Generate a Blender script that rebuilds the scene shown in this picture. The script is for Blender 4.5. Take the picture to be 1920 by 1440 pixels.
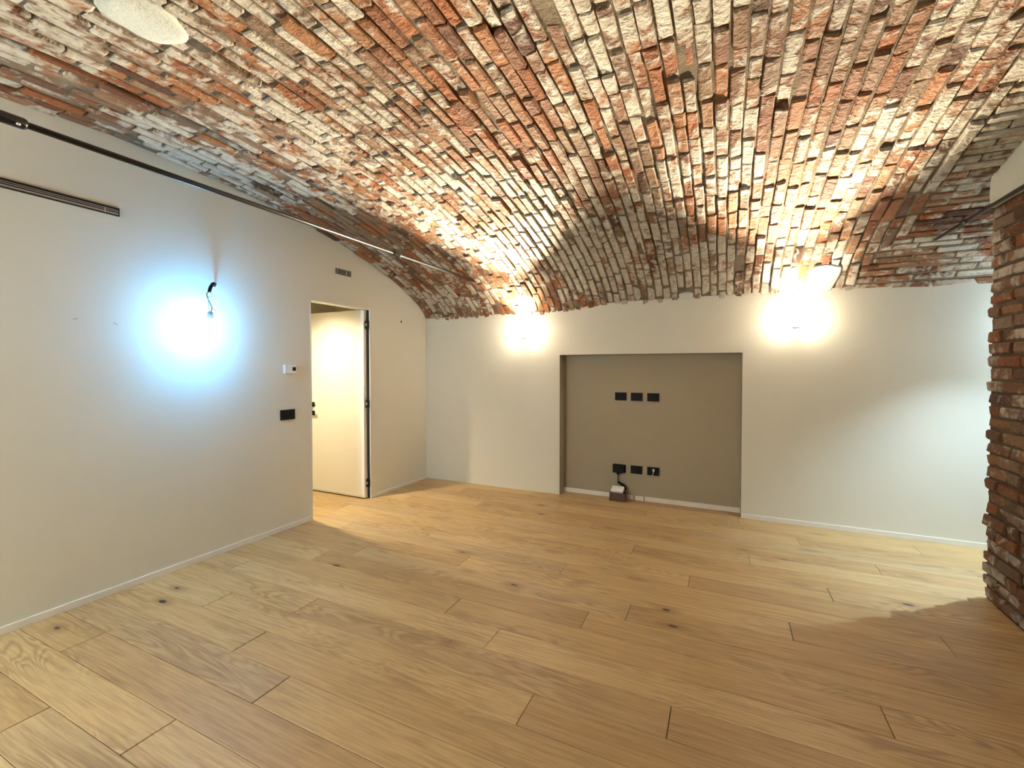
import bpy, bmesh, math, random
import numpy as np
from mathutils import Vector, Matrix

scene = bpy.context.scene
for o in list(bpy.data.objects):
    bpy.data.objects.remove(o, do_unlink=True)
COL = scene.collection
RND = random.Random(7)

# ------------------------------------------------------------------ camera
F_PX = 839.0
YAW, PITCH, EYE = math.radians(25.3), math.radians(1.2), 1.45
PRINC_Y = 690.0 + F_PX * math.tan(PITCH)
cam_data = bpy.data.cameras.new('camera')
cam_data.sensor_width = 36.0
cam_data.lens = F_PX / 1920.0 * 36.0
cam_data.shift_y = -(720.0 - PRINC_Y) / 1920.0
cam_data.clip_start = 0.02
cam = bpy.data.objects.new('camera', cam_data)
cam.location = (0, 0, EYE)
cam.rotation_euler = (math.pi / 2 - PITCH, 0, YAW)
COL.objects.link(cam)
scene.camera = cam

# ------------------------------------------------------------------ world and exposure
world = bpy.data.worlds.new('world')
scene.world = world
world.use_nodes = True
world.node_tree.nodes['Background'].inputs[0].default_value = (0.010, 0.010, 0.010, 1)
vs = scene.view_settings
vs.view_transform = 'Standard'
vs.look = 'None'
vs.gamma = 1.0
vs.use_curve_mapping = False
vs.exposure = 1.36
scene.cycles.use_light_tree = False
scene.cycles.max_bounces = 4
scene.cycles.diffuse_bounces = 3
scene.cycles.glossy_bounces = 2
scene.cycles.caustics_reflective = False
scene.cycles.caustics_refractive = False
COOL = (0.06, 0.46, 1.0)
COOL_WHITE = (0.58, 0.82, 1.0)
WARM = (1.0, 0.87, 0.64)
P_BULB, P_PASSAGE, P_SCONCE, P_DOWN = 60.0, 92.0, 600.0, 32.0

def lamp(name, kind, loc, power, color, radius=0.03, parent=None, direction=None, angle=None, blend=0.3):
    d = bpy.data.lights.new(name, kind)
    d.energy = power
    d.color = color
    d.shadow_soft_size = radius
    if kind == 'SPOT':
        d.spot_size = math.radians(angle)
        d.spot_blend = blend
    o = bpy.data.objects.new(name, d)
    COL.objects.link(o)
    o.location = loc
    if direction:
        o.rotation_euler = Vector(direction).to_track_quat('-Z', 'Y').to_euler()
    if parent:
        o.parent = parent
        o.matrix_parent_inverse = Matrix.Translation(-Vector(parent.location))
    return o

# ------------------------------------------------------------------ materials
def new_mat(name):
    m = bpy.data.materials.new(name)
    m.use_nodes = True
    nt = m.node_tree
    b = nt.nodes['Principled BSDF']
    return m, nt, b

class N:
    """tiny node helper"""
    def __init__(self, nt):
        self.nt = nt
    def node(self, t, **kw):
        n = self.nt.nodes.new(t)
        for k, v in kw.items():
            setattr(n, k, v)
        return n
    def link(self, a, b):
        self.nt.links.new(a, b)
    def _set(self, sock, v):
        if isinstance(v, bpy.types.NodeSocket):
            self.link(v, sock)
        else:
            sock.default_value = v
    def math(self, op, a, b=0.0, c=None, clamp=False):
        n = self.node('ShaderNodeMath', operation=op, use_clamp=clamp)
        self._set(n.inputs[0], a); self._set(n.inputs[1], b)
        if c is not None:
            self._set(n.inputs[2], c)
        return n.outputs[0]
    def vmath(self, op, a, b):
        n = self.node('ShaderNodeVectorMath', operation=op)
        self._set(n.inputs[0], a); self._set(n.inputs[1], b)
        return n.outputs[0]
    def noise(self, vec, scale, detail=3.0, rough=0.55, dist=0.0):
        n = self.node('ShaderNodeTexNoise')
        self.link(vec, n.inputs['Vector'])
        n.inputs['Scale'].default_value = scale
        n.inputs['Detail'].default_value = detail
        n.inputs['Roughness'].default_value = rough
        n.inputs['Distortion'].default_value = dist
        return n.outputs['Fac']
    def ramp(self, fac, stops, interp='LINEAR'):
        n = self.node('ShaderNodeValToRGB')
        n.color_ramp.interpolation = interp
        e = n.color_ramp.elements
        while len(e) < len(stops):
            e.new(0.5)
        for i, (p, c) in enumerate(stops):
            e[i].position = p
            e[i].color = (c[0], c[1], c[2], 1) if not isinstance(c, (int, float)) else (c, c, c, 1)
        self._set(n.inputs[0], fac)
        return n.outputs[0]
    def mix(self, fac, a, b, mode='MIX'):
        n = self.node('ShaderNodeMix', data_type='RGBA', blend_type=mode)
        self._set(n.inputs[0], fac)
        for s, v in ((n.inputs[6], a), (n.inputs[7], b)):
            if isinstance(v, bpy.types.NodeSocket):
                self.link(v, s)
            else:
                s.default_value = (v[0], v[1], v[2], 1)
        return n.outputs[2]
    def bump(self, h, strength, distance, bsdf):
        n = self.node('ShaderNodeBump')
        n.inputs['Strength'].default_value = strength
        n.inputs['Distance'].default_value = distance
        self.link(h, n.inputs['Height'])
        self.link(n.outputs[0], bsdf.inputs['Normal'])
    def pos(self):
        return self.node('ShaderNodeNewGeometry').outputs['Position']
    def rnd(self):
        a = self.node('ShaderNodeAttribute', attribute_type='OBJECT', attribute_name='rnd')
        g = self.node('ShaderNodeAttribute', attribute_type='GEOMETRY', attribute_name='rnd')
        return self.math('ADD', a.outputs['Fac'], g.outputs['Fac'])

def mat_paint(name, col, rough=0.75, bump=0.12):
    m, nt, b = new_mat(name)
    n = N(nt)
    p = n.pos()
    k = n.noise(p, 0.9, 2.0)
    c = n.mix(k, [x * 0.94 for x in col], [min(1, x * 1.05) for x in col])
    n.link(c, b.inputs['Base Color'])
    b.inputs['Roughness'].default_value = rough
    b.inputs['Specular IOR Level'].default_value = 0.25
    if bump > 0.2:
        n.bump(n.noise(p, 55.0, 2.0), bump, 0.003, b)
    return m

def mat_flat(name, col, rough=0.5, metal=0.0, spec=0.5):
    m, nt, b = new_mat(name)
    n = N(nt)
    k = n.noise(n.pos(), 30.0, 2.0)
    c = n.mix(k, [x * 0.92 for x in col], [min(1, x * 1.06) for x in col])
    n.link(c, b.inputs['Base Color'])
    b.inputs['Roughness'].default_value = rough
    b.inputs['Metallic'].default_value = metal
    b.inputs['Specular IOR Level'].default_value = spec
    return m

def mat_emit(name, col, strength):
    m, nt, b = new_mat(name)
    b.inputs['Base Color'].default_value = (0.8, 0.8, 0.8, 1)
    b.inputs['Emission Color'].default_value = (*col, 1)
    b.inputs['Emission Strength'].default_value = strength
    m.cycles.emission_sampling = 'NONE'
    return m

LIME_SEED = (4.3, 1.7, 2.6)
def mat_brick(name, lime_bias=0.0, dark=1.0):
    m, nt, b = new_mat(name)
    n = N(nt)
    p, r = n.pos(), n.rnd()
    base = n.ramp(r, [(0.0, (0.13, 0.055, 0.026)), (0.14, (0.26, 0.085, 0.028)), (0.26, (0.47, 0.150, 0.040)),
                      (0.38, (0.30, 0.125, 0.055)), (0.52, (0.34, 0.180, 0.095)), (0.66, (0.50, 0.20, 0.070)),
                      (0.82, (0.38, 0.245, 0.145)), (1.0, (0.22, 0.105, 0.06))])
    shift = n.vmath('ADD', p, (0.0, 0.0, 0.0))
    comb = n.node('ShaderNodeCombineXYZ')
    for i in range(3):
        n.link(n.math('MULTIPLY', r, 7.3 + 3.1 * i), comb.inputs[i])
    q = n.vmath('ADD', shift, comb.outputs[0])
    fine = n.noise(q, 38.0, 3.0, 0.65)
    mid = n.noise(q, 13.0, 3.0, 0.62, 0.4)
    big = n.noise(n.vmath('ADD', p, LIME_SEED), 1.15, 3.0, 0.6)
    base = n.mix(n.math('MULTIPLY', fine, 0.75), base, n.mix(0.55, base, (0.06, 0.025, 0.015)))
    # lime left on the faces: whole bricks, and mottled within a brick
    r2 = n.math('FRACT', n.math('MULTIPLY', r, 17.37))
    a = n.math('ADD', n.math('MULTIPLY', r2, 0.5), n.math('MULTIPLY', big, 2.4))
    a = n.math('ADD', a, n.math('MULTIPLY', mid, 1.75))
    a = n.math('ADD', a, lime_bias - 2.10)
    lime = n.math('MULTIPLY', n.math('SMOOTH_MIN', n.math('MULTIPLY', a, 3.2, clamp=True), 1.0, 0.1), 0.92, clamp=True)
    limecol = n.mix(n.noise(q, 21.0, 2.0, 0.6), (0.46, 0.36, 0.24), (0.88, 0.83, 0.71))
    c = n.mix(lime, base, limecol)
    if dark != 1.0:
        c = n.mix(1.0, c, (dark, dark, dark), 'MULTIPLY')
    n.link(c, b.inputs['Base Color'])
    b.inputs['Roughness'].default_value = 0.85
    b.inputs['Specular IOR Level'].default_value = 0.25
    h = n.math('ADD', n.math('MULTIPLY', mid, 1.0), n.math('MULTIPLY', fine, 0.45))
    n.bump(h, 1.0, 0.016, b)
    return m

def mat_mortar(name, c0, c1):
    m, nt, b = new_mat(name)
    n = N(nt)
    p = n.pos()
    k = n.noise(p, 9.0, 5.0, 0.65)
    n.link(n.mix(k, c0, c1), b.inputs['Base Color'])
    b.inputs['Roughness'].default_value = 0.95
    b.inputs['Specular IOR Level'].default_value = 0.1
    n.bump(n.noise(p, 45.0, 4.0, 0.7), 0.9, 0.008, b)
    return m

def mat_oak(name):
    m, nt, b = new_mat(name)
    n = N(nt)
    p, r = n.pos(), n.rnd()
    comb = n.node('ShaderNodeCombineXYZ')
    n.link(n.math('MULTIPLY', r, 31.7), comb.inputs[0])
    n.link(n.math('MULTIPLY', r, 13.3), comb.inputs[1])
    n.link(n.math('MULTIPLY', r, 5.9), comb.inputs[2])
    q = n.vmath('ADD', p, comb.outputs[0])
    broad = n.noise(n.vmath('MULTIPLY', q, (0.55, 4.0, 1.0)), 1.6, 3.0, 0.5, 0.6)
    streak = n.noise(n.vmath('MULTIPLY', q, (1.6, 34.0, 1.0)), 2.2, 4.0, 0.65, 0.25)
    # cathedral figure: contour lines of a slow noise
    slow = n.noise(n.vmath('MULTIPLY', q, (0.9, 5.2, 1.0)), 1.1, 2.0, 0.5, 0.5)
    rings = n.math('ABSOLUTE', n.math('SINE', n.math('MULTIPLY', slow, 58.0)))
    rings = n.math('POWER', rings, 3.0)
    tone = n.math('FRACT', n.math('MULTIPLY', r, 9.13))
    c = n.ramp(tone, [(0.0, (0.38, 0.235, 0.095)), (0.3, (0.51, 0.340, 0.145)), (0.6, (0.58, 0.410, 0.195)), (0.8, (0.44, 0.315, 0.165)), (1.0, (0.41, 0.250, 0.105))])
    c = n.mix(n.math('MULTIPLY', broad, 0.55), c, (0.63, 0.45, 0.22))
    c = n.mix(n.ramp(streak, [(0.40, 0.0), (0.75, 0.55)]), c, (0.20, 0.11, 0.05))
    figure_zone = n.ramp(n.noise(n.vmath('MULTIPLY', q, (0.8, 2.6, 1.0)), 1.3, 1.0), [(0.47, 0.0), (0.63, 0.48)])
    c = n.mix(n.math('MULTIPLY', rings, figure_zone), c, (0.20, 0.115, 0.055))
    # knots
    vor = n.node('ShaderNodeTexVoronoi')
    n.link(n.vmath('MULTIPLY', q, (1.25, 2.7, 0.0)), vor.inputs['Vector'])
    vor.inputs['Scale'].default_value = 1.6
    wob = n.math('ADD', vor.outputs['Distance'], n.math('MULTIPLY', n.noise(q, 22.0, 2.0), 0.05))
    pick = n.node('ShaderNodeSeparateColor')
    n.link(vor.outputs['Color'], pick.inputs[0])
    keep = n.math('GREATER_THAN', pick.outputs[0], 0.30)
    core = n.math('MULTIPLY', n.ramp(wob, [(0.075, 1.0), (0.098, 0.0)]), keep)
    halo = n.math('MULTIPLY', n.ramp(wob, [(0.07, 0.6), (0.26, 0.0)]), keep)
    c = n.mix(halo, c, (0.20, 0.11, 0.05))
    c = n.mix(core, c, (0.05, 0.025, 0.012))
    n.link(c, b.inputs['Base Color'])
    n.link(n.ramp(streak, [(0.3, 0.42), (0.8, 0.58)]), b.inputs['Roughness'])
    b.inputs['Specular IOR Level'].default_value = 0.4
    n.bump(streak, 0.15, 0.002, b)
    return m

M_WALL = mat_paint('wall_paint', (0.69, 0.66, 0.56))
M_TAUPE = mat_paint('taupe_paint', (0.37, 0.315, 0.22))
M_BASE = mat_paint('baseboard_paint', (0.78, 0.74, 0.66), 0.5, 0.03)
M_DOOR = mat_paint('door_paint', (0.80, 0.77, 0.68), 0.55, 0.03)
M_ROOM = mat_paint('corridor_paint', (0.80, 0.75, 0.60))
M_PLASTER = mat_paint('rough_plaster', (0.50, 0.50, 0.43), 0.9, 0.9)
M_BRICK = mat_brick('vault_brick', -0.09, 0.66)
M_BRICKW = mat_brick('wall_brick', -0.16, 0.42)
M_MORTAR = mat_mortar('vault_mortar', (0.04, 0.028, 0.018), (0.30, 0.23, 0.155))
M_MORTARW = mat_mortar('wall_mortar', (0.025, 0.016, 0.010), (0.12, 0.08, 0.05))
M_OAK = mat_oak('oak_planks')
M_SUB = mat_flat('subfloor', (0.06, 0.04, 0.025), 0.9)
M_BLACK = mat_flat('black_plastic', (0.005, 0.005, 0.005), 0.6, 0.0, 0.2)
M_SLOT = mat_flat('dark_slot', (0.015, 0.013, 0.012), 0.8)
M_IRON = mat_flat('dark_iron', (0.05, 0.045, 0.042), 0.3, 0.9)
M_WHITE = mat_flat('white_plastic', (0.82, 0.81, 0.78), 0.4)
M_GREYMETAL = mat_flat('grey_metal', (0.42, 0.40, 0.36), 0.4, 0.7)
M_STEEL = mat_flat('bright_steel', (0.75, 0.74, 0.70), 0.3, 0.9)
M_ALU = mat_flat('pale_frame', (0.72, 0.69, 0.60), 0.4, 0.0)
M_TEAL = mat_flat('pale_socket_plastic', (0.30, 0.42, 0.44), 0.4)
M_DARKWOOD = mat_flat('dark_box_wood', (0.075, 0.035, 0.020), 0.6)
M_BULB = mat_emit('cool_bulb_glow', (0.80, 0.93, 1.0), 30.0)
M_LENS = mat_emit('warm_lens_glow', (1.0, 0.88, 0.70), 40.0)
M_DOWN = mat_emit('downlight_glow', (1.0, 0.90, 0.72), 20.0)

# ------------------------------------------------------------------ mesh helpers
def link(name, me, mat, parent=None, loc=None):
    o = bpy.data.objects.new(name, me)
    if mat and not me.materials:
        me.materials.append(mat)
    COL.objects.link(o)
    if loc is not None:
        o.location = loc
    if parent:
        o.parent = parent
        o.matrix_parent_inverse = Matrix.Translation(-Vector(parent.location)) if parent.location.length else Matrix()
    return o

def to_mesh(name, bm, mat, parent=None, smooth=False):
    bmesh.ops.recalc_face_normals(bm, faces=bm.faces)
    me = bpy.data.meshes.new(name)
    bm.to_mesh(me)
    bm.free()
    if smooth:
        for p in me.polygons:
            p.use_smooth = True
    return link(name, me, mat, parent)

def tag(o, label=None, cat=None, group=None, kind=None):
    for k, v in (('label', label), ('category', cat), ('group', group), ('kind', kind)):
        if v:
            o[k] = v
    return o

def empty(name, loc, label, cat, group=None):
    o = bpy.data.objects.new(name, None)
    o.empty_display_size = 0.05
    COL.objects.link(o)
    o.location = loc
    return tag(o, label, cat, group)

def box(bm, x0, x1, y0, y1, z0, z1, bevel=0.0):
    r = bmesh.ops.create_cube(bm, size=1.0)
    for v in r['verts']:
        v.co = Vector(((x0 + x1) / 2 + v.co.x * (x1 - x0), (y0 + y1) / 2 + v.co.y * (y1 - y0), (z0 + z1) / 2 + v.co.z * (z1 - z0)))
    if bevel:
        es = {e for v in r['verts'] for e in v.link_edges}
        bmesh.ops.bevel(bm, geom=list(es), offset=bevel, segments=2, affect='EDGES', profile=0.6)

def box_obj(name, dims, mat, parent=None, bevel=0.0):
    bm = bmesh.new()
    box(bm, *dims, bevel)
    return to_mesh(name, bm, mat, parent)

def prism(name, pts, axis, a0, a1, mat, parent=None):
    """polygon pts in the two other axes, extruded along axis from a0 to a1"""
    bm = bmesh.new()
    def v3(p, a):
        return {'x': (a, p[0], p[1]), 'y': (p[0], a, p[1]), 'z': (p[0], p[1], a)}[axis]
    A = [bm.verts.new(v3(p, a0)) for p in pts]
    B = [bm.verts.new(v3(p, a1)) for p in pts]
    bm.faces.new(A); bm.faces.new(B)
    for i in range(len(pts)):
        j = (i + 1) % len(pts)
        bm.faces.new((A[i], A[j], B[j], B[i]))
    bm.normal_update()
    bmesh.ops.triangulate(bm, faces=[f for f in bm.faces if len(f.verts) > 4], quad_method='BEAUTY', ngon_method='EAR_CLIP')
    return to_mesh(name, bm, mat, parent)

def tube_bm(bm, pts, radii, seg=10):
    pts = [Vector(p) for p in pts]
    if not isinstance(radii, (list, tuple)):
        radii = [radii] * len(pts)
    rings, ref = [], None
    for i, p in enumerate(pts):
        t = (pts[min(i + 1, len(pts) - 1)] - pts[max(i - 1, 0)]).normalized()
        if ref is None:
            ref = Vector((0, 0, 1)) if abs(t.z) < 0.9 else Vector((1, 0, 0))
        u = (ref - t * ref.dot(t)).normalized()
        w = t.cross(u)
        ref = u
        rings.append([bm.verts.new(p + (u * math.cos(a) + w * math.sin(a)) * radii[i]) for a in [2 * math.pi * k / seg for k in range(seg)]])
    for a, b in zip(rings, rings[1:]):
        for k in range(seg):
            bm.faces.new((a[k], a[(k + 1) % seg], b[(k + 1) % seg], b[k]))
    bm.faces.new(rings[0]); bm.faces.new(rings[-1])

def tube(name, pts, radii, mat, parent=None, seg=10, smooth=True):
    bm = bmesh.new()
    tube_bm(bm, pts, radii, seg)
    return to_mesh(name, bm, mat, parent, smooth)

def smooth_path(pts, n=6):
    P = [Vector(p) for p in pts]
    P = [P[0] * 2 - P[1]] + P + [P[-1] * 2 - P[-2]]
    out = []
    for i in range(1, len(P) - 2):
        a, b, c, d = P[i - 1:i + 3]
        for k in range(n):
            t = k / n
            out.append(0.5 * ((2 * b) + (c - a) * t + (2 * a - 5 * b + 4 * c - d) * t * t + (3 * b - a - 3 * c + d) * t ** 3))
    out.append(P[-2])
    return out

def lathe(name, prof, center, axis, mat, parent=None, seg=24):
    """prof: (radius, height) along axis vector from center"""
    ax = Vector(axis).normalized()
    u = ax.orthogonal().normalized()
    w = ax.cross(u)
    bm = bmesh.new()
    rings = []
    for r, h in prof:
        c = Vector(center) + ax * h
        if r < 1e-5:
            rings.append([bm.verts.new(c)])
        else:
            rings.append([bm.verts.new(c + (u * math.cos(2 * math.pi * k / seg) + w * math.sin(2 * math.pi * k / seg)) * r) for k in range(seg)])
    for a, b in zip(rings, rings[1:]):
        for k in range(seg):
            k2 = (k + 1) % seg
            if len(a) == 1 and len(b) == 1:
                continue
            if len(a) == 1:
                bm.faces.new((a[0], b[k2], b[k]))
            elif len(b) == 1:
                bm.faces.new((a[k], a[k2], b[0]))
            else:
                bm.faces.new((a[k], a[k2], b[k2], b[k]))
    for e in (rings[0], rings[-1]):
        if len(e) > 2:
            bm.faces.new(e)
    o = to_mesh(name, bm, mat, parent, True)
    return o

# ------------------------------------------------------------------ room dimensions
XL, YB, YF = -3.54, 4.845, -2.15       # left wall face, back wall face, wall behind the camera
XR, YP, XE = 1.50, 3.82, 3.60          # brick wall face, its end at the passage, end of the passage
CROWN, YC, HS = 2.92, 1.3475, 3.4975
ARC_R = (HS ** 2 + 0.86 ** 2) / (2 * 0.86)

def spring(x):
    t = min(max((x + 1.9) / 1.0, 0.0), 1.0)
    return 2.045 + 0.065 * t * t * (3 - 2 * t)

def shape(y):
    d = min(abs(y - YC) / HS, 1.0)
    e = math.sqrt(max(1 - d * d, 0.0))
    c = (math.sqrt(ARC_R ** 2 - (d * HS) ** 2) - (ARC_R - 0.86)) / 0.86
    return 0.6 * e + 0.4 * c

def vault_z(x, y):
    s = spring(x)
    return s + (CROWN - s) * shape(y)

# arc-length table of the profile, from the back springing (s = 0) over the crown to the front
_ys = [YC + HS * math.cos(math.pi * k / 1400) for k in range(1401)]
_s = [0.0]
for a, b in zip(_ys, _ys[1:]):
    _s.append(_s[-1] + math.hypot(b - a, vault_z(-0.5, b) - vault_z(-0.5, a)))
S_MAX = _s[-1]
_sn, _yn = np.array(_s), np.array(_ys)

def y_at(s):
    return float(np.interp(s, _sn, _yn))

def frame_at(x, s):
    """point, tangent (towards larger s) and inward normal of the vault"""
    y0, y1 = y_at(max(s - 0.02, 0.0)), y_at(min(s + 0.02, S_MAX))
    p = Vector((x, y_at(s), 0)); p.z = vault_z(x, p.y)
    t = Vector((0, y1 - y0, vault_z(x, y1) - vault_z(x, y0))).normalized()
    nrm = Vector((0, -t.z, t.y))
    if nrm.dot(Vector((0, YC - p.y, 1.0 - p.z))) < 0:
        nrm = -nrm
    return p, t, nrm

CAM_INV = None
_f = Vector((-math.sin(YAW) * math.cos(PITCH), math.cos(YAW) * math.cos(PITCH), -math.sin(PITCH)))
_r = Vector((math.cos(YAW), math.sin(YAW), 0))
_u = _r.cross(_f)
def project(p):
    d = Vector(p) - Vector((0, 0, EYE))
    w = d.dot(_f)
    if w < 0.05:
        return None
    return 960 + F_PX * d.dot(_r) / w, PRINC_Y - F_PX * d.dot(_u) / w

def shown_area(corners):
    q = [project(c) for c in corners]
    if any(c is None for c in q):
        return 0.0
    cx = sum(c[0] for c in q) / 4; cy = sum(c[1] for c in q) / 4
    if not (-10 < cx < 1930 and -10 < cy < 1450):
        return 0.0
    return abs(sum(q[i][0] * q[(i + 1) % 4][1] - q[(i + 1) % 4][0] * q[i][1] for i in range(4))) / 2

# ------------------------------------------------------------------ floor
floor = box_obj('floor', (-5.35, XE + 0.1, YF - 0.1, 5.15, -0.12, -0.016), M_SUB)
tag(floor, 'floor of wide knotty light oak planks across the whole room', 'floor', kind='structure')
PITCH_Y, ROW0 = 0.1905, 1.2425
JOINTS = {-2: -2.03, -1: -0.95, 0: -1.83, 1: -2.26, 2: -0.75, 3: -0.19, 4: -1.11, 5: -1.48, 6: -0.71, 7: -2.6, 8: 0.35}
plank_meshes = {}
def plank_mesh(length, width):
    key = (round(length, 2), round(width, 3))
    if key not in plank_meshes:
        bm = bmesh.new()
        l, w = key
        r = bmesh.ops.create_cube(bm, size=1.0)
        for v in bm.verts:
            v.co = Vector((v.co.x * (l - 0.0024), v.co.y * (w - 0.0030), v.co.z * 0.016 - 0.008))
        top = [e for e in bm.edges if all(v.co.z > -0.001 for v in e.verts)]
        bmesh.ops.bevel(bm, geom=top, offset=0.0013, segments=1, affect='EDGES')
        me = bpy.data.meshes.new('plank')
        bm.to_mesh(me); bm.free()
        me.materials.append(M_OAK)
        plank_meshes[key] = me
    return plank_meshes[key]

k = math.floor((YF - ROW0) / PITCH_Y)
while ROW0 + k * PITCH_Y < YB + 0.15:
    y0 = ROW0 + k * PITCH_Y; y1 = y0 + PITCH_Y
    y0c, y1c = max(y0, YF), min(y1, 4.995)
    ym = (y0c + y1c) / 2
    if y1c - y0c > 0.02:
        xa = -5.2 if ym > 2.35 else XL - 0.005
        xb = XE if ym > YP - 0.06 else XR + 0.012
        if ym > YB - 0.03:
            xa, xb = -1.69, 0.165
        j = JOINTS.get(k, -2.2 + ((k * 0.83) % 2.1))
        L = 2.1
        cuts = [xa]
        x = j - L * 4
        while x < xb - 0.12:
            if x > xa + 0.12:
                cuts.append(x)
            x += L
        cuts.append(xb)
        for a, b in zip(cuts, cuts[1:]):
            o = link('plank', plank_mesh(b - a, y1c - y0c), None, floor, ((a + b) / 2, ym, 0.0))
            o['rnd'] = RND.random()
    k += 1

# ------------------------------------------------------------------ ceiling: brick barrel vault
OFF = 0.013
bm = bmesh.new()
xs = [-3.68, -3.0, -2.4, -2.0] + [-1.9 + 0.1 * i for i in range(11)] + [0.0, 1.0, 2.0, XE + 0.1]
ss = [S_MAX * i / 150 for i in range(151)]
grid = []
for x in xs:
    row = []
    for s in ss:
        p, t, nrm = frame_at(x, s)
        row.append(p - nrm * OFF)
    row[0].y, row[-1].y = YB + 0.14, YF - 0.1
    row[0].z = row[1].z; row[-1].z = row[-2].z
    grid.append(row)
lo = [[bm.verts.new(p) for p in row] for row in grid]
hi = [[bm.verts.new((p.x, p.y, max(p.z + 0.10, 2.3) + 0.12)) for p in row] for row in grid]
for i in range(len(xs) - 1):
    for j in range(len(ss) - 1):
        bm.faces.new((lo[i][j], lo[i + 1][j], lo[i + 1][j + 1], lo[i][j + 1]))
        bm.faces.new((hi[i][j], hi[i][j + 1], hi[i + 1][j + 1], hi[i + 1][j]))
for j in range(len(ss) - 1):
    bm.faces.new((lo[0][j], lo[0][j + 1], hi[0][j + 1], hi[0][j]))
    bm.faces.new((lo[-1][j], hi[-1][j], hi[-1][j + 1], lo[-1][j + 1]))
for i in range(len(xs) - 1):
    bm.faces.new((lo[i][0], hi[i][0], hi[i + 1][0], lo[i + 1][0]))
    bm.faces.new((lo[i][-1], lo[i + 1][-1], hi[i + 1][-1], hi[i][-1]))
ceiling = to_mesh('ceiling', bm, M_MORTAR, None, True)
tag(ceiling, 'low barrel vault of old lime-washed red bricks over the room', 'ceiling', kind='structure')

def brick_variant(seed, w, l, d):
    """w across (x), l along (y), face at z = 0, depth d; local size 1 x 1 x 1 of the nominal brick"""
    rr = random.Random(seed)
    bm = bmesh.new()
    bmesh.ops.create_cube(bm, size=1.0)
    for v in bm.verts:
        v.co = Vector((v.co.x * w, v.co.y * l, (v.co.z - 0.5) * d))
    for v in bm.verts:
        v.co += Vector((rr.uniform(-.0045, .0045), rr.uniform(-.008, .008), rr.uniform(-.006, .004)))
    es = [e for e in bm.edges if max(v.co.z for v in e.verts) > -d * 0.5]
    bmesh.ops.bevel(bm, geom=es, offset=rr.uniform(0.004, 0.011), segments=1, affect='EDGES')
    for v in bm.verts:
        v.co += Vector((rr.uniform(-.0025, .0025), rr.uniform(-.005, .005), rr.uniform(-.003, .002)))
    bmesh.ops.recalc_face_normals(bm, faces=bm.faces)
    me = bpy.data.meshes.new('brick')
    bm.to_mesh(me); bm.free()
    return me

W_NOM, L_NOM, D_NOM = 0.061, 0.248, 0.055
BRICKS = [brick_variant(100 + i, W_NOM, L_NOM, D_NOM) for i in range(14)]
for me in BRICKS:
    me.materials.append(M_BRICK)

def rough(a, b, seed):
    h = math.sin(a * 12.9898 + b * 78.233 + seed * 37.719) * 43758.5453
    return h - math.floor(h)

layout = []     # (area, matrix, variant, rnd)
RING = 0.0725
X_BOND = 1.285
def bond_x(s):
    return X_BOND - 0.24 * min(max((0.80 - s) / 0.65, 0.0), 1.0)
def ring_edge(s):
    """x where the last ring laid at arc position s ends"""
    k = math.ceil((bond_x(s) - RING * 0.45 - (XL + RING / 2 + 0.002)) / RING)
    return XL + 0.002 + k * RING
def place(p, along, across, nrm, l, w, proud, tilt, area_ok=True):
    up = (nrm + along * tilt[0] + across * tilt[1]).normalized()
    al = (along - up * along.dot(up)).normalized()
    ac = al.cross(up)
    if ac.dot(across) < 0:
        ac = -ac
    o = p + nrm * proud
    m = Matrix(((ac.x * w / W_NOM, al.x * l / L_NOM, up.x, o.x), (ac.y * w / W_NOM, al.y * l / L_NOM, up.y, o.y),
                (ac.z * w / W_NOM, al.z * l / L_NOM, up.z, o.z), (0, 0, 0, 1)))
    c = [o + ac * (w / 2 * a) + al * (l / 2 * b) for a, b in ((-1, -1), (1, -1), (1, 1), (-1, 1))]
    return shown_area(c), m

i = 0
x = XL + RING / 2 + 0.002
while x < X_BOND - RING * 0.45:
    s = -(RND.uniform(0.02, 0.12) if i % 2 else RND.uniform(0.13, 0.24))
    ring_tone = RND.random()
    wv = RND.uniform(-0.004, 0.004)
    while s < S_MAX:
        L = RND.choice((0.262, 0.262, 0.262, 0.255, 0.27, 0.235, 0.135)) + RND.uniform(-0.006, 0.006)
        a, b = max(s, 0.0), min(s + L, S_MAX)
        if b - a > 0.05 and x < bond_x((a + b) / 2) - RING * 0.45:
            mid = (a + b) / 2
            xx = x + wv * math.sin(mid * 1.3 + i) + RND.uniform(-0.002, 0.002)
            p, t, nrm = frame_at(xx, mid)
            proud = RND.uniform(-0.005, 0.006) + (0.010 if RND.random() < 0.12 else 0) - (0.008 if RND.random() < 0.08 else 0)
            tilt = (RND.gauss(0, 0.018), RND.gauss(0, 0.045))
            cut = RND.uniform(0.008, 0.015)
            if a <= 0.0:        # the lowest brick of a ring sits square on the wall
                tilt, proud, cut = (0.0, tilt[1] * 0.4), -0.002, 0.002
            area, m = place(p, t, Vector((1, 0, 0)), nrm, b - a - cut, RING - RND.uniform(0.008, 0.014), proud, tilt)
            rv = (ring_tone * 0.35 + RND.random() * 0.75) % 1.0
            layout.append([area, m, RND.randrange(14), rv])
        s += L
    x += RING; i += 1
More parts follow.
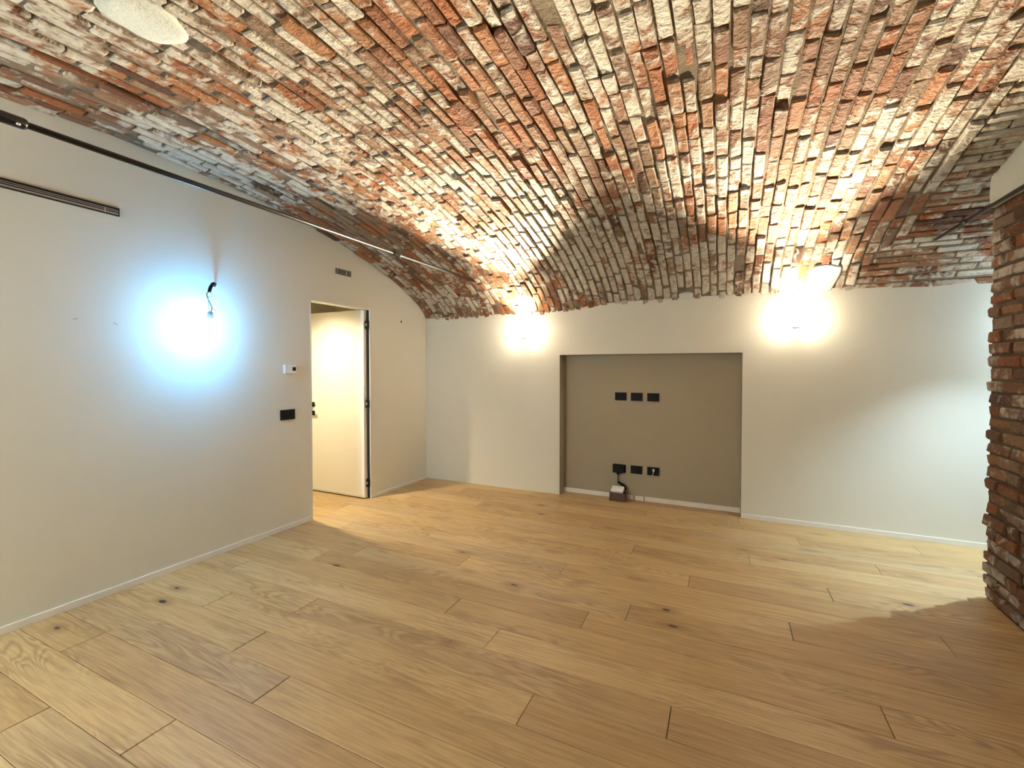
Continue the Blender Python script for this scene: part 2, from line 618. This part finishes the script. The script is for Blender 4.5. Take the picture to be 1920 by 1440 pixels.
# beyond the change of bond the courses run level
X_RINGS = x - RING / 2
s, i = 0.0, 0
while s < S_MAX - 0.03:
    L = 0.258
    x = ring_edge(s + 0.035) + 0.006 - RND.uniform(0.0, 0.012)
    first = True
    y_mid = y_at(min(s + 0.035, S_MAX))
    x_end = XE if y_mid > YP else XR
    while x < x_end - 0.03:
        l = (0.125 if (i % 2 and first) else L) + RND.uniform(-0.012, 0.012)
        first = False
        b = min(x + l, x_end)
        if b - x > 0.04:
            p, t, nrm = frame_at((x + b) / 2, min(s + 0.035, S_MAX))
            proud = RND.uniform(-0.005, 0.004)
            area, m = place(p, Vector((1, 0, 0)), t, nrm, b - x - RND.uniform(0.009, 0.015), RING - RND.uniform(0.010, 0.015), proud,
                            (RND.gauss(0, 0.015), RND.gauss(0, 0.03)))
            layout.append([area, m, RND.randrange(14), RND.random()])
        x += l
    s += RING; i += 1

# plaster patches on the vault: (centre x, centre s, half width, half length, rotation)
def patch_on_vault(name, pts_px, thick, label):
    """outline given as points (x, y) on the vault; grows a domed slab that follows the curve"""
    c = Vector((sum(p[0] for p in pts_px) / len(pts_px), sum(p[1] for p in pts_px) / len(pts_px)))
    bm = bmesh.new()
    rings = []
    for f, h in ((1.0, -0.03), (1.0, thick * 0.55), (0.93, thick * 0.85), (0.75, thick), (0.4, thick * 1.03)):
        ring = []
        for p in pts_px:
            q = c + (Vector(p) - c) * f
            y = min(q.y, YB - 0.002)
            s = float(np.interp(-y, -_yn, _sn))
            P, t, nrm = frame_at(q.x, s)
            ring.append(bm.verts.new(P + nrm * h))
        rings.append(ring)
    for a, b in zip(rings, rings[1:]):
        for k in range(len(a)):
            bm.faces.new((a[k], a[(k + 1) % len(a)], b[(k + 1) % len(a)], b[k]))
    bm.faces.new(rings[-1]); bm.faces.new(rings[0])
    o = to_mesh(name, bm, M_PLASTER, ceiling, True)
    o['label'] = label
    return o

def blob(cx, cy, rx, ry, rot, n=26, wob=0.06, seed=1, power=2.6):
    rr = random.Random(seed)
    ph = [rr.uniform(0, 6.28) for _ in range(4)]
    out = []
    for k in range(n):
        a = 2 * math.pi * k / n
        f = 1 + wob * (math.sin(2 * a + ph[0]) * .4 + math.sin(3 * a + ph[1]) * .5 + math.sin(5 * a + ph[2]) * .4)
        ca, sa = math.cos(a), math.sin(a)
        e = (abs(ca) ** power + abs(sa) ** power) ** (-1 / power) * f
        u, v = ca * e * rx, sa * e * ry
        out.append((cx + u * math.cos(rot) - v * math.sin(rot), cy + u * math.sin(rot) + v * math.cos(rot)))
    return out

PATCHES = [
    (blob(-2.205, 1.06, 0.125, 0.152, 0.22, seed=3), 0.016, 'smooth pale plaster oval among the bricks'),
    ([(0.70, 4.838), (0.69, 4.72), (0.70, 4.62), (0.78, 4.60), (0.90, 4.645), (0.905, 4.72), (0.88, 4.80), (0.86, 4.836)], 0.010, 'pale plaster patch above the bright wall light'),
    (blob(1.205, 3.445, 0.022, 0.048, 0.25, seed=9), 0.012, 'small white plaster dab where the bond of the bricks changes'),
    (blob(-0.345, 4.815, 0.07, 0.022, 0.0, seed=6), 0.012, 'small pale plaster dab at the foot of the vault'),
]
for pts, th, lab in PATCHES:
    patch_on_vault('plaster_patch', pts, th, lab)

def inside(poly, x, y):
    c = False
    for i in range(len(poly)):
        (xa, ya), (xb, yb) = poly[i], poly[i - 1]
        if (ya > y) != (yb > y) and x < (xb - xa) * (y - ya) / (yb - ya) + xa:
            c = not c
    return c
layout = [b for b in layout if not any(inside(p, b[1][0][3], b[1][1][3]) for p, _, _ in PATCHES)]

def bricks_to_parts(items, limit, parent, meshes, mat):
    items = sorted(items, key=lambda b: -b[0])
    for area, m, v, rv in items[:limit]:
        o = bpy.data.objects.new('brick', meshes[v])
        COL.objects.link(o)
        o.matrix_world = m
        o.parent = parent
        o['rnd'] = rv
    rest = items[limit:]
    if not rest:
        return
    cache = []
    for me in meshes:
        co = np.empty(len(me.vertices) * 3); me.vertices.foreach_get('co', co)
        cache.append((co.reshape(-1, 3), [tuple(p.vertices) for p in me.polygons]))
    V, Fs, A, n0 = [], [], [], 0
    for area, m, v, rv in rest:
        co, fs = cache[v]
        mm = np.array(m)
        V.append(co @ mm[:3, :3].T + mm[:3, 3])
        flip = np.linalg.det(mm[:3, :3]) < 0
        for f in fs:
            Fs.append(tuple(i + n0 for i in (reversed(f) if flip else f)))
        A.append(np.full(len(co), rv)); n0 += len(co)
    me = bpy.data.meshes.new('brick_field')
    me.from_pydata(np.concatenate(V).tolist(), [], Fs)
    at = me.attributes.new('rnd', 'FLOAT', 'POINT')
    at.data.foreach_set('value', np.concatenate(A).astype(np.float32))
    o = link('brick_field', me, mat, parent)
    o['kind'] = 'stuff'

bricks_to_parts(layout, 300, ceiling, BRICKS, M_BRICK)

# ------------------------------------------------------------------ walls
DY0, DY1, DZ = 3.02, 3.82, 2.103          # door opening
wl = prism('wall_left', [(YF - 0.1, 0), (DY0, 0), (DY0, DZ), (DY1, DZ), (DY1, 0), (YB + 0.16, 0), (YB + 0.16, 2.2), (4.2, 2.75), (2.6, 3.1), (0.2, 3.1), (-1.6, 2.75), (YF - 0.1, 2.2)],
           'x', XL - 0.11, XL, M_WALL)
tag(wl, 'pale beige end wall under the curve of the vault', 'wall', kind='structure')
NX0, NX1, NZ, NY = -1.69, 0.165, 1.600, 4.998
wb = prism('wall_back', [(XL - 0.11, 0), (NX0, 0), (NX0, NZ), (NX1, NZ), (NX1, 0), (XE + 0.1, 0), (XE + 0.1, 2.17), (-0.95, 2.17), (-1.9, 2.12), (XL - 0.11, 2.12)], 'y', YB, NY, M_WALL)
tag(wb, 'long pale beige wall with a taupe recess in it', 'wall', kind='structure')
niche = box_obj('niche_panel', (NX0 - 0.1, NX1 + 0.1, NY, NY + 0.12, -0.02, NZ + 0.1), M_TAUPE, wb)
for d in ((NX0, NX0 + 0.003, YB + 0.004, NY, 0, NZ), (NX1 - 0.003, NX1, YB + 0.004, NY, 0, NZ), (NX0 + 0.003, NX1 - 0.003, YB + 0.004, NY, NZ - 0.003, NZ)):
    box_obj('niche_reveal', d, M_TAUPE, wb)
niche['label'] = 'taupe painted back of the recess'
wf = box_obj('wall_front', (XL - 0.11, XE + 0.1, YF - 0.12, YF, 0, 2.3), M_WALL)
tag(wf, 'pale beige wall behind the viewer', 'wall', kind='structure')
wp = box_obj('wall_passage', (XE, XE + 0.1, YP - 0.1, YB, 0, 3.0), M_WALL)
tag(wp, 'pale end wall of the passage behind the brick wall', 'wall', kind='structure')

# ------------------------------------------------------------------ brick wall on the right
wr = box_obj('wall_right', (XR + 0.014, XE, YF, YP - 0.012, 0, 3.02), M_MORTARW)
tag(wr, 'rough red brick wall ending in a ragged corner by the passage', 'wall', kind='structure')
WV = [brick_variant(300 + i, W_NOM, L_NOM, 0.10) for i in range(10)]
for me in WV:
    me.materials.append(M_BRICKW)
wlay = []
COURSE = 0.0762
for c in range(32):
    z = COURSE * (c + 0.5) + 0.004
    y = YP + RND.uniform(-0.008, 0.010)
    lens = [0.13, 0.25] if c % 2 else [0.25, 0.13]
    n = 0
    while y > YF + 0.05:
        L = (lens[n % 2] if n < 2 else RND.choice((0.25, 0.25, 0.13))) + RND.uniform(-0.015, 0.015)
        yb = max(y - L, YF)
        p = Vector((XR, (y + yb) / 2, z + RND.uniform(-0.003, 0.003)))
        area, m = place(p, Vector((0, -1, 0)), Vector((0, 0, 1)), Vector((-1, 0, 0)), y - yb - RND.uniform(0.008, 0.018), COURSE - RND.uniform(0.010, 0.017),
                        RND.uniform(-0.010, 0.008), (RND.gauss(0, 0.03), RND.gauss(0, 0.05)))
        if (y + yb) / 2 < 3.25:
            area = 0.0
        wlay.append([area, m, RND.randrange(10), RND.random()])
        y = yb; n += 1
n_vis = sum(1 for b in wlay if b[0] > 0)
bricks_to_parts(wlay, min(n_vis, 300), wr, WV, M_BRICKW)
ys_ = [YF + 0.01 + (3.80 - YF - 0.01) * i / 60 for i in range(61)]
plaster_top = [(yy, max(vault_z(1.5, yy) + 0.02, 2.46)) for yy in ys_]
plaster_low = [(yy, 2.440 + 0.004 * math.sin(yy * 9.0)) for yy in ys_]
pl = prism('plaster_patch', plaster_low + [(3.815, 2.47), (3.822, 2.53), (3.815, 2.60)] + plaster_top[::-1], 'x', XR - 0.008, XR + 0.05, M_PLASTER, wr)
pl['label'] = 'grey white plaster filling above the top course'

# ------------------------------------------------------------------ corridor behind the door
cw = prism('wall_corridor', [(-5.2, 2.35), (-5.2, 4.9), (XL - 0.11, 4.9), (XL - 0.11, 5.02), (-5.32, 5.02), (-5.32, 2.23), (XL - 0.11, 2.23), (XL - 0.11, 2.35)], 'z', 0, 2.5, M_ROOM)
tag(cw, 'cream walls of the small room seen through the doorway', 'wall', kind='structure')
cc = box_obj('ceiling_corridor', (-5.32, XL - 0.11, 2.23, 5.02, 2.42, 2.5), M_ROOM)
tag(cc, 'cream ceiling of the small room through the doorway', 'ceiling', kind='structure')

# ------------------------------------------------------------------ baseboards
def baseboard(name, dims, label):
    o = box_obj(name, dims, M_BASE, None, 0.0015)
    return tag(o, label, 'baseboard', kind='structure')
BH = 0.042
baseboard('baseboard_left', (XL, XL + 0.011, YF, DY0 - 0.002, 0, BH), 'slim pale baseboard along the wall up to the doorway')
baseboard('baseboard_left', (XL, XL + 0.011, DY1 + 0.004, YB, 0, BH * 0.8), 'short slim baseboard between doorway and room corner')
baseboard('baseboard_back', (NX1, XE, YB - 0.011, YB, 0, BH), 'slim pale baseboard between recess and passage')
baseboard('baseboard_niche', (NX0 + 0.002, -0.885, NY - 0.011, NY, 0.001, 0.052), 'pale baseboard in the recess, piece behind the dark box')
baseboard('baseboard_niche', (-0.865, -0.775, NY - 0.014, NY - 0.001, 0.001, 0.050), 'short loose baseboard piece in the recess')
baseboard('baseboard_niche', (-0.762, NX1 - 0.002, NY - 0.011, NY, 0.001, 0.052), 'long pale baseboard piece at the far end of the recess')

# ------------------------------------------------------------------ door
LX0, LX1, LY = -3.578, -4.44, 3.752
door = box_obj('door_1', (LX1, LX0, LY, LY + 0.044, 0.012, 2.088), M_DOOR, None, 0.002)
tag(door, 'plain cream door leaf standing open into the small room', 'door', kind='structure')
sw = box_obj('bottom_strip', (LX1 + 0.001, LX0 - 0.001, LY - 0.004, LY + 0.001, 0.014, 0.040), M_ALU, door)
hd = box_obj('handle_plate', (LX1 + 0.057, LX1 + 0.107, LY - 0.009, LY, 0.995, 1.05), M_BLACK, door, 0.002)
lever = tube('lever', [(LX1 + 0.082, LY - 0.008, 1.022), (LX1 + 0.082, LY - 0.05, 1.022), (LX1 + 0.095, LY - 0.058, 1.022), (LX1 + 0.175, LY - 0.058, 1.022)], 0.009, M_BLACK, hd)
box_obj('keyhole_plate', (LX1 + 0.057, LX1 + 0.107, LY - 0.009, LY, 0.895, 0.95), M_BLACK, door, 0.002)
tr = prism('trim_1', [(DY0 - 0.001, 0), (DY0 - 0.001, DZ), (DY1 - 0.001, DZ), (DY1 - 0.001, 0), (DY1 - 0.012, 0), (DY1 - 0.012, DZ - 0.012), (DY0 + 0.011, DZ - 0.012), (DY0 + 0.011, 0)],
           'x', XL - 0.108, XL + 0.002, M_ALU)
tag(tr, 'thin pale flush frame around the doorway', 'door frame', kind='structure')
box_obj('gasket', (XL - 0.034, XL - 0.012, DY1 - 0.020, DY1 - 0.0125, 0.0, DZ - 0.015), M_SLOT, tr)['label'] = 'black seal in the hinge gap'
for z in (1.925, 1.055, 0.175):
    hg = box_obj('hinge', (XL - 0.036, XL - 0.006, DY1 - 0.045, DY1 - 0.014, z - 0.045, z + 0.045), M_BLACK, tr, 0.003)
    box_obj('hinge_pin', (XL - 0.024, XL - 0.012, DY1 - 0.050, DY1 - 0.044, z - 0.014, z + 0.014), M_STEEL, hg, 0.002)

# downlight in the small room
dl = empty('downlight', (-3.98, 3.12, 2.42), 'round recessed downlight in the small room ceiling', 'downlight')
lathe('trim_ring', [(0.052, 0.0), (0.052, -0.006), (0.038, -0.008), (0.036, -0.002), (0.0, -0.002)], (-3.98, 3.12, 2.42), (0, 0, 1), M_WHITE, dl)
lathe('lens', [(0.034, -0.0025), (0.030, -0.005), (0.0, -0.006)], (-3.98, 3.12, 2.42), (0, 0, 1), M_DOWN, dl)
lamp('downlight_lamp', 'SPOT', (-3.98, 3.12, 2.40), P_DOWN * 3, (1.0, 0.86, 0.60), 0.03, dl, (0, 0, -1), 128, 1.0)

# ------------------------------------------------------------------ tie rods
def tie_rod(x, z, couplings, label, r=0.0135):
    ya = 4.38
    while vault_z(x, ya) > z and ya < YB:
        ya += 0.005
    yb = YC - (ya - YC)
    t = empty('tie_rod', (x, (ya + yb) / 2, z), label, 'tie rod', 'iron tie rods across the vault')
    tube('rod', [(x, ya + 0.006, z), (x, yb - 0.006, z)], r, M_IRON, t, 12)
    for yc, ln, rr in couplings:
        tube('coupling', [(x, yc - ln / 2, z), (x, yc - ln / 2 + 0.01, z), (x, yc + ln / 2 - 0.01, z), (x, yc + ln / 2, z)], [rr * 0.85, rr, rr, rr * 0.85], M_IRON, t, 12)
        b = tube('bolt', [(x + rr * 0.7, yc + ln / 2 - 0.03, z - rr * 0.5), (x + rr * 1.25, yc + ln / 2 - 0.03, z - rr * 0.8)], 0.006, M_STEEL, t, 8)
    return t
tie_rod(-2.51, 2.414, [(0.63, 0.34, 0.023), (3.03, 0.10, 0.020)], 'long black iron tie rod crossing in front of the beige end wall')
tie_rod(1.435, 2.416, [(3.98, 0.07, 0.016)], 'iron tie rod running close beside the brick wall', 0.011)

# ------------------------------------------------------------------ wall up-lights
def sconce(x, y, z, ny, label, power, aim=0.0, spread=76):
    """ny: +1 when the wall lies towards +Y"""
    t = empty('wall_light', (x, y, z), label, 'wall light', 'small up-lighting wall lights')
    yc = y - ny * 0.078
    lathe('back_plate', [(0.045, 0.0), (0.045, 0.008), (0.040, 0.012), (0.0, 0.012)], (x, y, z - 0.03), (0, -ny, 0), M_WHITE, t)
    tube('arm', [(x, y - ny * 0.010, z - 0.070), (x, yc, z - 0.070)], 0.009, M_WHITE, t)
    lathe('cup', [(0.0, -0.082), (0.030, -0.082), (0.036, -0.076), (0.038, -0.058), (0.035, -0.058), (0.0, -0.060)], (x, yc, z), (0, 0, 1), M_WHITE, t)
    R = 0.066
    lathe('globe', [(0.030, -0.0585)] + [(R * math.cos(math.radians(e)), R * math.sin(math.radians(e))) for e in range(-55, 90, 12)] + [(0.0, R)], (x, yc, z), (0, 0, 1), M_LENS, t)
    lamp('up_beam', 'SPOT', (x, y - ny * 0.048, z + 0.080), power * 0.07, WARM, 0.012, t, (0, -ny * 0.25, 1), 92, 0.4)
    lamp('vault_beam', 'SPOT', (x, yc - ny * 0.062, z + 0.040), power, WARM, 0.015, t, (aim, -ny * 0.93, 0.37), spread, 0.9)
    lamp('globe_glow', 'POINT', (x, yc - ny * 0.085, z - 0.02), power * 0.0017, WARM, 0.012, t)
    return t
sconce(-2.115, YB, 1.872, 1, 'small glowing wall light above the corner beside the recess', P_SCONCE, 0.16, 68)
sconce(0.595, YB, 1.892, 1, 'bright glowing wall light on the beige wall nearer the brick wall', P_SCONCE * 0.8, -0.14, 72)

# ------------------------------------------------------------------ bare bulb on the left wall
def bare_bulb(origin, out, side, label, power, color, K=1.0, SB=0.0):
    """origin: cable exit on the wall; out: unit vector off the wall; side: vector along the wall"""
    O, A, B = Vector(origin), Vector(out), Vector(side)
    Z = Vector((0, 0, 1))
    P = lambda a, b, z: O + A * (a * K) + B * (b + SB * max(a, 0) / 0.126) + Z * z
    t = empty('bare_bulb', O, label, 'light bulb')
    tube('conduit', smooth_path([P(-0.01, 0, 0.0), P(0.03, 0.0, 0.006), P(0.075, 0.012, -0.006), P(0.105, 0.028, -0.045), P(0.112, 0.036, -0.078)], 5),
         [0.0075 if k < 6 else 0.0115 for k in range(21)], M_BLACK, t, 12)
    tube('wire', smooth_path([P(0.112, 0.036, -0.076), P(0.118, 0.052, -0.094), P(0.118, 0.050, -0.118), P(0.122, 0.030, -0.165), P(0.128, 0.018, -0.195), P(0.126, 0.024, -0.222)], 4), 0.0028, M_BLACK, t, 8)
    tube('wire', smooth_path([P(0.112, 0.036, -0.076), P(0.12, 0.016, -0.094), P(0.112, 0.020, -0.112), P(0.118, 0.040, -0.118), P(0.126, 0.043, -0.16), P(0.126, 0.036, -0.222)], 4), 0.0022, M_GREYMETAL, t, 8)
    tube('wire_end', smooth_path([P(0.127, 0.022, -0.197), P(0.128, 0.004, -0.205), P(0.13, -0.012, -0.216)], 4), 0.0018, M_BLACK, t, 6)
    c = P(0.126, 0.030, -0.222)
    lathe('socket', [(0.0, 0.0), (0.011, -0.001), (0.017, -0.008), (0.019, -0.02), (0.020, -0.052), (0.017, -0.053), (0.0, -0.053)], c, (0, 0, 1), M_TEAL, t)
    lathe('bulb', [(0.013, -0.054), (0.016, -0.064), (0.024, -0.078), (0.030, -0.093), (0.031, -0.105), (0.027, -0.120), (0.017, -0.132), (0.0, -0.137)], c, (0, 0, 1), M_BULB, t)
    lamp('bulb_lamp', 'POINT', c + Vector((0, 0, -0.102)), power, color, 0.036, t)
    return t
bare_bulb((XL, 2.150, 2.078), (1, 0, 0), (0, -1, 0), 'lit bare bulb hanging by its wires from the beige end wall', P_BULB, COOL, 1.65, 0.135)
bare_bulb((2.50, YB, 2.10), (0, -1, 0), (-1, 0, 0), 'unseen second bulb added in the passage to light the vault bricks', 105.0, COOL_WHITE, 1.6)  # second unseen passage source, added to light the level vault courses
bare_bulb((XL, -1.35, 2.02), (1, 0, 0), (0, 1, 0), 'unseen bulb added behind the viewer to brighten the room', 620.0, (0.84, 0.95, 0.95), 3.6)  # unseen fill source, added to raise the light on floor and walls
px_, py_, pz_ = 1.80, 4.055, 2.08
pd = empty('pendant_lamp', (px_, py_, pz_), 'small pendant lamp in the passage hidden by the brick wall', 'pendant lamp')
tube('cord', [(px_, py_, vault_z(px_, py_) + 0.01), (px_, py_, pz_ + 0.12)], 0.003, M_BLACK, pd, 8)
lathe('shade', [(0.018, 0.13), (0.022, 0.10), (0.075, 0.0), (0.073, 0.0), (0.018, 0.095), (0.0, 0.11)], (px_, py_, pz_), (0, 0, 1), M_BLACK, pd)
lathe('bulb', [(0.012, 0.085), (0.024, 0.06), (0.030, 0.04), (0.022, 0.02), (0.0, 0.012)], (px_, py_, pz_), (0, 0, 1), M_BULB, pd)
lamp('pendant_beam', 'SPOT', (px_, py_, pz_ - 0.005), P_PASSAGE, COOL_WHITE, 0.008, pd, (0, 0, -1), 102, 1.0)

# ------------------------------------------------------------------ wall fittings, left wall
th = empty('thermostat', (XL, 2.785, 1.44), 'white thermostat with a small dark display beside the doorway', 'thermostat')
box_obj('body', (XL, XL + 0.026, 2.728, 2.845, 1.400, 1.480), M_WHITE, th, 0.004)
box_obj('display', (XL + 0.0255, XL + 0.0275, 2.803, 2.838, 1.424, 1.458), M_BLACK, th)
lp = empty('light_switch', (XL, 2.765, 1.03), 'black light switch plate below the thermostat', 'light switch')
swp = box_obj('plate', (XL, XL + 0.010, 2.692, 2.838, 0.986, 1.076), M_BLACK, lp, 0.002)
for q in range(3):
    a = 2.703 + q * 0.0420
    box_obj('rocker', (XL + 0.009, XL + 0.0125, a, a + 0.040, 0.998, 1.064), M_BLACK, swp, 0.001)

sd = empty('slot_diffuser', (XL, 0.95, 2.453), 'long dark linear air diffuser high on the end wall', 'air vent')
YS0, YS1, ZS0, ZS1 = 0.35, 1.548, 2.426, 2.478
box_obj('backing', (XL, XL + 0.003, YS0, YS1, ZS0, ZS1), M_SLOT, sd)
for nm, d in (('frame', (XL, XL + 0.008, YS0, YS1, ZS1 - 0.005, ZS1)), ('frame', (XL, XL + 0.008, YS0, YS1, ZS0, ZS0 + 0.005)),
              ('frame', (XL, XL + 0.008, YS1 - 0.006, YS1, ZS0 + 0.005, ZS1 - 0.005)), ('frame', (XL, XL + 0.008, YS0, YS0 + 0.006, ZS0 + 0.005, ZS1 - 0.005))):
    box_obj(nm, d, M_IRON, sd)
for z, h in ((2.4395, 0.010), (2.4535, 0.004), (2.4635, 0.0035)):
    box_obj('slat', (XL + 0.003, XL + 0.007, YS0 + 0.006, YS1 - 0.006, z - h / 2, z + h / 2), M_GREYMETAL, sd)
box_obj('divider', (XL + 0.003, XL + 0.0078, 1.472, 1.475, ZS0 + 0.005, ZS1 - 0.012), M_STEEL, sd)

sv = empty('air_vent', (XL, 3.433, 2.428), 'small dark slotted air grille above the doorway', 'air vent')
YV0, YV1, ZV0, ZV1 = 3.330, 3.536, 2.400, 2.459
box_obj('backing', (XL, XL + 0.003, YV0, YV1, ZV0, ZV1), M_SLOT, sv)
for d in ((YV0, YV1, ZV1 - 0.004, ZV1), (YV0, YV1, ZV0, ZV0 + 0.004), (YV0, YV0 + 0.004, ZV0 + 0.004, ZV1 - 0.004), (YV1 - 0.004, YV1, ZV0 + 0.004, ZV1 - 0.004)):
    box_obj('frame', (XL, XL + 0.007, *d), M_GREYMETAL, sv)
for z in (2.4155, 2.4295, 2.4435):
    box_obj('slat', (XL + 0.003, XL + 0.006, YV0 + 0.022, YV1 - 0.006, z - 0.002, z + 0.002), M_GREYMETAL, sv)
for y in (3.350, 3.470):
    box_obj('divider', (XL + 0.003, XL + 0.0065, y - 0.002, y + 0.002, ZV0 + 0.006, ZV1 - 0.006), M_ALU, sv)

wplug = empty('wall_anchor', (XL, 4.345, 2.012), 'small dark anchor hole with a bit of wire above it', 'wall anchor')
lathe('hole', [(0.013, 0.0), (0.013, 0.002), (0.009, 0.003), (0.0, 0.003)], (XL, 4.345, 2.012), (1, 0, 0), M_SLOT, wplug)
tube('wire', smooth_path([(XL + 0.002, 4.345, 2.02), (XL + 0.008, 4.338, 2.05), (XL + 0.003, 4.325, 2.08)], 4), 0.002, M_WALL, wplug, 6)

M_SCUFF = mat_flat('scuff_grey', (0.30, 0.28, 0.24), 0.8)
for pts in ([(XL + 0.001, 1.311, 1.739), (XL + 0.0012, 1.321, 1.747), (XL + 0.001, 1.335, 1.750)], [(XL + 0.001, 1.506, 1.741), (XL + 0.0012, 1.515, 1.737), (XL + 0.001, 1.528, 1.728)]):
    tube('scuff_mark', smooth_path(pts, 3), 0.0016, M_SCUFF, wl, 5)
for pts in ([(-0.647, NY - 0.001, 0.215), (-0.628, NY - 0.0012, 0.185), (-0.603, NY - 0.001, 0.168)], [(-0.607, NY - 0.001, 0.062), (-0.558, NY - 0.0012, 0.072), (-0.521, NY - 0.001, 0.098)]):
    tube('scuff_mark', smooth_path(pts, 3), 0.0016, M_SCUFF, wb, 5)

# ------------------------------------------------------------------ sockets in the recess
def socket_plate(x, z, label, mods, group):
    t = empty('socket_plate', (x, NY, z), label, 'wall socket', group)
    plate = box_obj('plate', (x - 0.062, x + 0.062, NY - 0.009, NY, z - 0.044, z + 0.044), M_BLACK, t, 0.002)
    for q in range(3):
        a = x - 0.045 + q * 0.0305
        box_obj('module', (a, a + 0.029, NY - 0.0115, NY - 0.0085, z - 0.030, z + 0.030), M_BLACK, plate, 0.001)
    return t
for x, w in ((-1.028, 'the one nearest the doorway'), (-0.855, 'between two others'), (-0.681, 'the one nearest the brick wall')):
    socket_plate(x, 1.135, 'black socket plate in the upper row of the recess, ' + w, 3, 'socket plates in the recess')
for x, w in ((-1.030, 'with a black adapter plugged in'), (-0.853, 'with nothing plugged in'), (-0.677, 'with a white plug in it')):
    socket_plate(x, 0.335, 'black socket plate in the lower row, ' + w, 3, 'socket plates in the recess')
ad = empty('power_adapter', (-1.04, NY, 0.335), 'black power adapter in the lower socket with its cable to the box', 'adapter')
box_obj('body', (-1.104, -0.984, NY - 0.055, NY - 0.012, 0.292, 0.384), M_BLACK, ad, 0.006)
box_obj('strain_relief', (-1.062, -1.030, NY - 0.046, NY - 0.022, 0.272, 0.294), M_BLACK, ad, 0.004)
tube('cable', smooth_path([(-1.046, NY - 0.034, 0.276), (-1.046, NY - 0.036, 0.24), (-1.045, NY - 0.036, 0.205), (-1.042, NY - 0.034, 0.185)], 5), 0.0055, M_BLACK, ad, 8)
tube('cable_bundle', smooth_path([(-1.052, NY - 0.034, 0.188), (-1.02, NY - 0.034, 0.172), (-0.985, NY - 0.032, 0.150), (-0.968, NY - 0.024, 0.125), (-0.962, NY - 0.020, 0.100)], 4),
     [0.012, 0.014, 0.014, 0.014, 0.015, 0.015, 0.016, 0.016, 0.016, 0.015, 0.014, 0.013, 0.011, 0.010, 0.008, 0.007, 0.006], M_BLACK, ad, 10)
wp_ = empty('white_plug', (-0.672, NY, 0.34), 'small white plug with a thin white lead in the lower socket', 'plug')
box_obj('body', (-0.680, -0.660, NY - 0.032, NY - 0.012, 0.338, 0.362), M_WHITE, wp_, 0.003)
tube('lead', smooth_path([(-0.670, NY - 0.024, 0.336), (-0.672, NY - 0.026, 0.322), (-0.680, NY - 0.02, 0.302), (-0.686, NY - 0.014, 0.286)], 4), 0.003, M_WHITE, wp_, 8)

# dark box with a white device lying on it
BX0, BX1, BY0, BY1 = -1.118, -0.952, 4.860, 4.965
bx = empty('dark_box', ((BX0 + BX1) / 2, (BY0 + BY1) / 2, 0), 'small dark brown wooden box on the planks in the recess', 'box')
box_obj('body', (BX0, BX1, BY0, BY1, 0.0005, 0.088), M_DARKWOOD, bx, 0.003)
for d in ((BX0 + 0.012, BX1 - 0.012, 0.068, 0.078), (BX0 + 0.012, BX1 - 0.012, 0.010, 0.020), (BX0 + 0.012, BX0 + 0.024, 0.020, 0.068), (BX1 - 0.024, BX1 - 0.012, 0.020, 0.068)):
    box_obj('front_rail', (d[0], d[1], BY0 - 0.003, BY0, d[2], d[3]), M_DARKWOOD, bx)
wd = empty('white_device', (-1.03, 4.90, 0.09), 'white flat device lying tilted on the dark box', 'router')
dv = box_obj('casing', (-0.066, 0.066, -0.045, 0.045, 0.0, 0.026), M_WHITE, None, 0.006)
dv.parent = wd; dv.rotation_euler = (math.radians(26), 0, math.radians(-3)); dv.location = (-0.005, -0.004, 0.022)
cb = tube('floor_cable', smooth_path([(-0.965, 4.975, 0.075), (-0.93, 4.972, 0.085), (-0.88, 4.965, 0.07), (-0.845, 4.975, 0.072), (-0.83, 4.970, 0.058), (-0.80, 4.978, 0.057)], 5), 0.0035, M_GREYMETAL, None, 8)
tag(cb, 'thin pale cable trailing from the dark box along the baseboard', 'cable')
